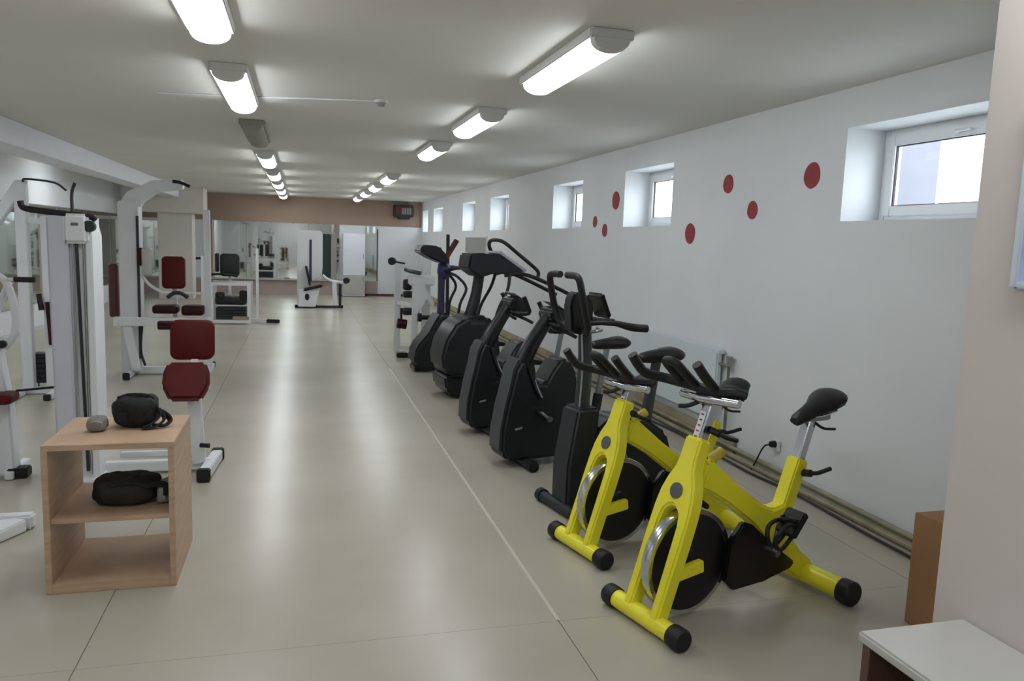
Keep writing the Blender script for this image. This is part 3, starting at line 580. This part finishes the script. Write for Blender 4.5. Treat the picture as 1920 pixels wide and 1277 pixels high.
MB().prism([(-.40, .60), (-.30, .60), (-.22, .10), (-.30, .10)], -.32, -.26).build('front_leg', 'white_steel', t, bevel=.006)
# --- machine at the left edge
t = thing('leg_machine', 'white machine with curved tubes and red pad at the left edge', 'gym machine', (-1.85, 5.65, 0))
MB().prism([(-.18, .02), (-.16, .86), (-.02, .86), (.03, .50), (.05, .02)], -.06, .06).build('front_post', 'white_steel', t, bevel=.012)
q = beam((.02, -.1, .03), (.02, .25, .03), .05).build('base_foot', 'white_steel', t, bevel=.004); MB().box((.06, -.02, .035), (.12, .10, .068)).build('rubber_cap', 'black_rubber', q, bevel=.008)
MB().tube([(-.16, 0, 1.32), (-.05, 0, 1.335), (.03, 0, 1.28), (.07, 0, 1.10), (.06, 0, .95), (.0, 0, .86)], .024, n=10).build('curved_tube', 'white_steel', t)
MB().tube([(-.14, .1, .86), (-.06, .1, 1.1), (.02, .08, 1.28)], .022, n=10).build('curved_tube', 'white_steel', t)
MB().tube([(-.2, -.02, 1.30), (.08, -.02, 1.305)], .012, n=8).build('cross_rod', 'white_steel', t)
MB().tube([(.08, -.02, 1.305), (.20, -.02, 1.305)], .018, n=8).build('handle_grip', 'black_rubber', t)
MB().span((-.3, -.1, .86), (.0, .12, .96)).build('side_block', 'white_steel', t, bevel=.02)
MB().cyl((.03, -.11, .90), (.03, -.14, .90), .025, n=12).build('adjust_knob', 'black_rubber', t)
padb('seat', 'red_vinyl', t, (-.01, -.12, .555), (.2, .2, .06)); MB().tube([(.07, -.05, .585), (.3, .05, .59)], .008, n=6).build('pivot_rod', 'black_rubber', t)
beam((-.20, .1, .045), (-.20, -1.10, .045), .08).build('base_beam', 'white_steel', t, bevel=.006)
beam((-.24, -1.02, .045), (.44, -1.02, .045), .08).build('front_foot', 'white_steel', t, bevel=.012)
MB().prism([(-.04, 0), (.34, 0), (.34, .05), (-.04, .07)], -.07, .07, Matrix.Translation((.34, -1.08, .003)) @ Matrix.Rotation(-2.05, 4, 'Z')).build('foot_plate', 'white_steel', t, bevel=.008)
# --- frame machine further left at the back
t = thing('cable_station', 'pale twin-post cable station with black handles, left of the weight tower', 'gym machine', (-2.48, 8.5, 0))
for x, h in ((-.1, 2.05), (.10, 1.75)): beam((x, 0, .03), (x, 0, h), .10 if x < 0 else .08).build('upright', 'white_steel', t, bevel=.006)
MB().prism([(-.50, 1.50), (-.14, 2.08), (-.04, 2.08), (-.08, 1.98), (-.42, 1.44)], -.04, .04).build('slanted_arm', 'white_steel', t, bevel=.008)
beam((-.1, 0, 1.70), (.10, 0, 1.70), .06).build('top_link', 'white_steel', t, bevel=.004)
MB().tube([(-.06, -.06, 2.06), (-.04, -.06, 2.09), (.2, -.06, 2.07), (.3, -.04, 2.0)], .010, n=6).build('cable', 'steel_cable', t)
MB().tube([(.03, -.06, 1.0), (.05, -.06, .84)], .025, n=8).build('handle_grip', 'black_rubber', t)
MB().tube([(.11, -.06, .92), (.13, -.06, .50)], .028, n=8).build('handle_grip', 'maroon_vinyl', t)
for k in range(6): MB().span((-.08, .05, .10+k*.05), (.08, .2, .145+k*.05)).build('weight_plate', 'iron_plates', t, bevel=.003)
for x in (-.15, .15): 
    q = beam((x, -.35, .03), (x, .35, .03), .055).build('base_foot', 'white_steel', t, bevel=.004)
    for yy in (-.35, .35): MB().box((x, yy, .03), (.06, .05, .058)).build('rubber_cap', 'black_rubber', q, bevel=.006)
beam((-.15, 0, .04), (.15, 0, .04), .06).build('base_beam', 'white_steel', t)
# --- bench machine mid distance
t = thing('seated_bench', 'low white frame bench with black backrest in front of the far mirrors', 'gym machine', (-1.2, 15.1, 0))
for x in (-.34, .30):
    for y in (-.3, .3): beam((x, y, .02), (x, y, .76), .06).build('leg_post', 'white_steel', t, bevel=.004)
for y in (-.3, .3):
    beam((-.37, y, .05), (.33, y, .05), .055).build('base_beam', 'white_steel', t, bevel=.004); beam((-.37, y, .73), (.33, y, .73), .05).build('top_rail', 'white_steel', t, bevel=.004)
padb('backrest', 'black_vinyl', t, (-.05, .05, 1.06), (.34, .08, .42)); padb('backrest_wing', 'black_vinyl', t, (-.27, .06, 1.10), (.07, .07, .34))
beam((-.06, .12, .5), (-.06, .12, 1.28), .05).build('backrest_post', 'white_steel', t, bevel=.004)
padb('seat', 'black_vinyl', t, (-.02, -.05, .42), (.55, .42, .14)); padb('knee_pad', 'black_vinyl', t, (.2, -.2, .52), (.14, .14, .2)); padb('knee_pad', 'black_vinyl', t, (-.2, -.2, .5), (.16, .14, .16))
for k in range(4): MB().span((-.28, -.18, .08+k*.055), (.24, .2, .128+k*.055)).build('weight_plate', 'iron_plates', t, bevel=.004)
MB().span((.02, -.335, .09), (.30, -.305, .15)).build('label_plate', 'pipe_beige', t)
MB().tube([(-.42, -.1, .88), (-.2, -.12, .9), (.1, -.12, .87)], .022, n=8).build('press_bar', 'black_rubber', t)
MB().tube([(-.62, -.05, 1.17), (-.40, -.05, 1.18)], .022, n=8).build('handle_grip', 'black_rubber', t)
beam((-.5, -.05, .04), (-.5, -.05, 1.22), .07).build('side_upright', 'white_steel', t, bevel=.004)
beam((-.5, 0, .5), (-.34, 0, .5), .05).build('side_link', 'white_steel', t); beam((-.5, 0, .05), (-.34, 0, .05), .05).build('side_link', 'white_steel', t)
beam((.43, 0, .03), (.43, 0, 1.38), .05).build('thin_upright', 'white_steel', t, bevel=.004); beam((.3, 0, .05), (.62, -.1, .05), .06).build('front_foot', 'white_steel', t, bevel=.004)
MB().box((.71, -.13, .045), (.24, .07, .07), (0, 0, -.3)).build('rubber_cap', 'black_rubber', t, bevel=.01)
# --- far seated machine
t = thing('leg_extension', 'white seated leg machine with dark stripe tower, centre of the far wall', 'gym machine', (.22, 18.5, 0))
tw = MB().prism([(-.29, .05), (-.29, 1.70), (-.24, 1.76), (.24, 1.76), (.28, 1.70), (.28, .95), (.26, .7)] + [(.0, .6), (-.05, .05)], -.02, .32).build('tower', 'white_steel', t, bevel=.015)
MB().span((-.02, -.032, .60), (.035, -.018, 1.56)).build('dark_stripe', 'purple_plastic', tw, smooth=False)
MB().span((.26, .0, .70), (.46, .28, 1.70)).build('weight_guard', 'green_dark', t, bevel=.02)
MB().span((.44, .0, .60), (.60, .24, 1.72)).build('side_shield', 'grey_plastic', t, bevel=.03)
MB().tube([(.28, -.06, .75), (.36, -.08, .68), (.50, -.1, .62), (.80, -.1, .58)], .035, n=8).build('lever_arm', 'white_steel', t)
MB().cyl((.80, -.22, .64), (.84, .02, .64), .07, n=16).build('shin_roller', 'black_vinyl', t)
MB().box((-.05, -.2, .74), (.05, .34, .46), (0, -.20, 0)).build('backrest', 'black_vinyl', t, bevel=.015)
MB().box((.06, -.2, .47), (.44, .34, .06), (0, -.25, 0)).build('seat', 'black_vinyl', t, bevel=.02)
MB().prism([(-.27, .03), (-.25, .42), (.22, .50), (.12, .03)], -.28, -.12).build('seat_base', 'white_steel', t, bevel=.01)
MB().ell((-.07, -.285, .26), (.05, .012, .08)).build('oval_hole', 'black_rubber', t)
beam((.56, -.1, .03), (.54, -.1, .62), .10).build('front_leg', 'white_steel', t, bevel=.006); beam((.68, .1, .03), (.68, .1, .6), .06).build('rear_leg', 'iron_plates', t, bevel=.004)
beam((-.30, -.15, .03), (.72, -.15, .03), .055).build('base_beam', 'iron_plates', t, bevel=.004)
for x in (-.31, .13, .71): MB().box((x, -.15, .035), (.06, .08, .07)).build('rubber_foot', 'black_rubber', t, bevel=.008)
# --- white rack near the trainers
t = thing('dip_rack', 'narrow white steel rack with black pads, standing before the dark trainers', 'gym machine', (1.5, 11.0, 0))
beam((-.13, .35, .02), (-.13, .35, 1.34), .09).build('upright', 'white_steel', t, bevel=.006); beam((.06, -.15, .02), (.06, -.15, 1.05), .08).build('upright', 'white_steel', t, bevel=.006)
beam((.28, .3, .02), (.28, .3, 1.5), .12).build('upright', 'white_steel', t, bevel=.006)
MB().prism([(.06, 1.05), (.16, 1.05), (.34, .75), (.30, .70), (.22, .82), (.10, .60), (.06, .60)], -.18, -.10).build('diagonal_brace', 'white_steel', t, bevel=.006)
MB().span((-.02, -.16, 1.0), (.34, .1, 1.14)).build('top_box', 'white_steel', t, bevel=.02)
beam((-.13, .35, 1.25), (.28, .3, 1.25), .07).build('top_link', 'white_steel', t, bevel=.004); beam((-.13, .35, .72), (.06, -.15, .72), .05).build('mid_link', 'white_steel', t, bevel=.004)
beam((.06, -.15, .06), (.28, .3, .06), .06).build('base_link', 'white_steel', t, bevel=.004); beam((.28, .3, .06), (-.13, .35, .06), .06).build('base_link', 'white_steel', t, bevel=.004)
MB().cyl((-.26, .0, 1.33), (-.24, .06, 1.33), .055, n=14).build('end_pad', 'black_rubber', t); MB().tube([(-.25, .03, 1.33), (-.06, .1, 1.30)], .012, n=8).build('handle_rod', 'iron_plates', t)
for c_, d_ in (((-.02, .1, 1.0), (.12, .14, .16)), ((.0, .1, .86), (.16, .14, .09)), ((-.01, .05, .62), (.16, .16, .10)), ((.12, -.2, .56), (.06, .08, .12)), ((.24, -.1, .55), (.18, .1, .06)), ((.18, -.2, .24), (.08, .06, .14))):
    padb('pad', 'black_vinyl', t, c_, d_)
MB().tube([(.12, -.2, 1.18), (.0, -.1, 1.20), (-.06, .0, 1.22)], .03, n=8).build('forearm_pad', 'shell_grey', t)
MB().tube([(-.10, .1, .66), (-.10, .08, .5)], .016, n=6).cyl((-.16, .05, .45), (-.03, .05, .43), .07, n=12).build('hanging_roller', 'maroon_vinyl', t)
beam((-.12, -.25, .035), (.10, -.1, .035), .06).build('front_foot', 'white_steel', t, bevel=.004); MB().box((-.12, -.26, .035), (.16, .09, .068)).build('rubber_cap', 'black_rubber', t, bevel=.01)
t = thing('leaning_bars', 'dark red-brown bar pair standing behind the purple-masted trainer', 'gym machine', (2.24, 12.0, 0))
beam((0, 0, .04), (-.02, 0, 1.74), .05).build('upright', 'steel_cable', t, bevel=.004); beam((-.12, 0, 1.25), (.12, -.02, 1.66), .08).build('slanted_bar', 'red_brown', t, bevel=.008)
MB().span((-.25, -.25, 0), (.25, .25, .05)).build('base_plate', 'slab_dark', t, bevel=.008)

# ================================================================== FAR WALL FURNITURE
t = thing('tall_cabinet', 'tall bright white cabinet against the far wall beside the leg machine', 'cabinet', (1.43, FAR_Y-.40, 0))
MB().span((-.30, -.22, .03), (.30, .27, 1.74)).build('body', 'cabinet_white', t, bevel=.01)
d1 = MB().span((-.295, -.24, .60), (.295, -.221, 1.73)).build('door', 'cabinet_white', t, bevel=.006); MB().span((.24, -.255, 1.05), (.255, -.24, 1.2)).build('handle', 'brushed', d1, bevel=.003)
d1 = MB().span((-.295, -.24, .08), (.295, -.221, .592)).build('door', 'white_laminate', t, bevel=.006); MB().span((.24, -.255, .42), (.255, -.24, .54)).build('handle', 'brushed', d1, bevel=.003)
MB().span((-.28, -.20, 0), (.28, .26, .03)).build('plinth', 'grey_plastic', t)
t = thing('wall_unit', 'dark box unit with reddish side mounted high in the far right corner', 'wall unit', (2.80, FAR_Y, 2.42))
MB().span((-.26, -.24, -.16), (.30, -.0125, .18)).build('housing', 'box_dark', t, bevel=.02)
MB().span((-.20, -.252, -.08), (-.06, -.238, .10)).build('red_panel', 'red_brown', t); 
for k in range(4): MB().span((-.03+k*.07, -.25, -.09), (.02+k*.07, -.238, .09)).build('louvre', 'grey_plastic', t, bevel=.004)
MB().span((-.12, -.2, -.22), (.2, -.02, -.16)).build('bracket', 'steel_cable', t)

# ================================================================== WOODEN SHELF WITH BAGS
SX0, SX1, SY0, SY1, SH = -1.105, -.560, 3.735, 4.30, .69
t = thing('wooden_shelf', 'open wooden cube shelf with one middle board, standing on the floor at left', 'shelf', (0, 0, 0)); th = .026
MB().span((SX0, SY0, SH-th), (SX1, SY1, SH)).build('top_board', 'oak', t, bevel=.002); MB().span((SX0+th, SY0, .0), (SX1-th, SY1, th+.02)).build('bottom_board', 'oak', t, bevel=.002)
for x in (SX0, SX1-th): MB().span((x, SY0, 0), (x+th, SY1, SH-th)).build('side_board', 'oak', t, bevel=.002)
MB().span((SX0+th, SY0+.012, .325), (SX1-th, SY1-.01, .325+.022)).build('middle_board', 'oak', t, bevel=.002)
def lump(mb, c, r, seed, M=None, sq=.6, amp=.06):
    rnd = random.Random(seed); ph = [rnd.uniform(0, 6.28) for _ in range(6)]
    nu, nv = 28, 16; rs = []
    for j in range(1, nv):
        v_ = PI*j/nv-PI/2; ring = []
        for i in range(nu):
            u_ = 2*PI*i/nu
            def sp(a_): return math.copysign(abs(a_)**sq, a_)
            k = 1+amp*(math.sin(3*u_+ph[0])*math.cos(2*v_+ph[1])+.6*math.sin(5*u_+4*v_+ph[2])+.4*math.sin(9*u_-5*v_+ph[3]))
            p_ = Vector((c[0]+r[0]*k*sp(math.cos(v_))*sp(math.cos(u_)), c[1]+r[1]*k*sp(math.cos(v_))*sp(math.sin(u_)), c[2]+r[2]*(1 if v_ < 0 else k)*sp(math.sin(v_))))
            ring.append(M @ p_ if M else p_)
        rs.append(ring)
    return mb.rings(rs)
t = thing('shoulder_bag', 'black zipped bag with strap lying on top of the wooden shelf', 'bag', (-.775, 4.08, SH))
bd = lump(MB(), (0, 0, .078), (.10, .085, .077), 3).build('body', 'bag_black', t)
MB().tube([(-.08, -.02, .14), (-.03, -.03, .157), (.04, -.03, .156), (.08, -.02, .135)], .012, n=8, flat=.5).build('zip_flap', 'bag_black', bd)
MB().tube([(.075, -.03, .12), (.115, -.06, .07), (.08, -.09, .03), (.04, -.10, .012), (.09, -.09, .012), (.13, -.05, .04), (.10, 0, .08)], .012, n=8, flat=.5).build('strap', 'bag_black', t)
MB().tube([(.085, .0, .08), (.13, -.02, .06), (.155, -.03, .03), (.13, -.06, .012), (.08, -.07, .02)], .016, n=8, flat=.5).build('strap', 'bag_black', t)
for k in (-.05, .03): MB().box((k, -.088, .06), (.05, .012, .05)).build('pocket', 'bag_black', bd, bevel=.005)
t = thing('pouch', 'small grey pouch beside the black bag on the shelf top', 'pouch', (-.935, 4.0, SH)); 
lump(MB(), (0, 0, .035), (.042, .05, .034), 8).build('body', 'pouch_grey', t); MB().tube([(-.03, -.04, .045), (0, -.05, .055), (.03, -.04, .045)], .005, n=6).build('zip', 'grey_plastic', t)
t = thing('folded_bag', 'dark folded bag on the middle board of the wooden shelf', 'bag', (-.785, 3.98, .347))
bd = lump(MB(), (-.02, -.02, .068), (.145, .11, .067), 15, amp=.05).build('body', 'bag_olive', t)
MB().tube([(-.09, -.12, .10), (-.02, -.13, .12), (.05, -.125, .115), (.10, -.12, .09)], .010, n=8, flat=.5).build('fold', 'bag_black', bd)
lump(MB(), (.150, -.03, .05), (.03, .08, .05), 4).build('side_pocket', 'grey_plastic', t); MB().tube([(.08, -.12, .10), (.125, -.12, .11), (.165, -.11, .10), (.168, -.11, .05)], .014, n=8, flat=.5).build('flap', 'bag_black', t)

# ================================================================== NEAR RIGHT CORNER
ZC = .69
t = thing('low_cabinet', 'low cabinet with white top and dark open side, bottom right corner', 'cabinet', (0, 0, 0))
MB().span((1.385, .62, ZC-.028), (NX-.001, 1.575, ZC)).build('top_board', 'white_laminate', t, bevel=.006)
MB().span((1.395, 1.535, 0), (NX-.004, 1.565, ZC-.028)).build('side_board', 'dark_panel', t, bevel=.002); MB().span((1.395, .63, 0), (NX-.004, .66, ZC-.028)).build('side_board', 'dark_panel', t, bevel=.002)
MB().span((NX-.018, .66, 0), (NX-.004, 1.535, ZC-.028)).build('back_board', 'dark_panel', t); MB().span((1.40, .66, .04), (NX-.018, 1.535, .07)).build('bottom_board', 'dark_panel', t); MB().span((1.41, .66, .34), (NX-.018, 1.535, .362)).build('middle_board', 'dark_panel', t)
t = thing('cardboard_box', 'plain brown box standing behind the near wall corner', 'box', (2.655, 2.40, 0))
MB().span((0, 0, 0), (.42, .34, .515)).build('carton', 'cardboard', t, bevel=.004); MB().span((.01, .165, .5145), (.41, .18, .518)).build('top_flap_edge', 'cardboard', t)
t = thing('framed_poster', 'framed poster in pale blue tones on the near wall at the right edge', 'poster', (NX, 0, 0))
frame(MB(), -.022, -.0005, .95, 1.535, 1.58, 2.03, .018).build('poster_frame', 'poster_frame', t, bevel=.004)
MB().span((-.012, .966, 1.596), (-.004, 1.519, 2.014)).build('print', 'poster_print', t, smooth=False)
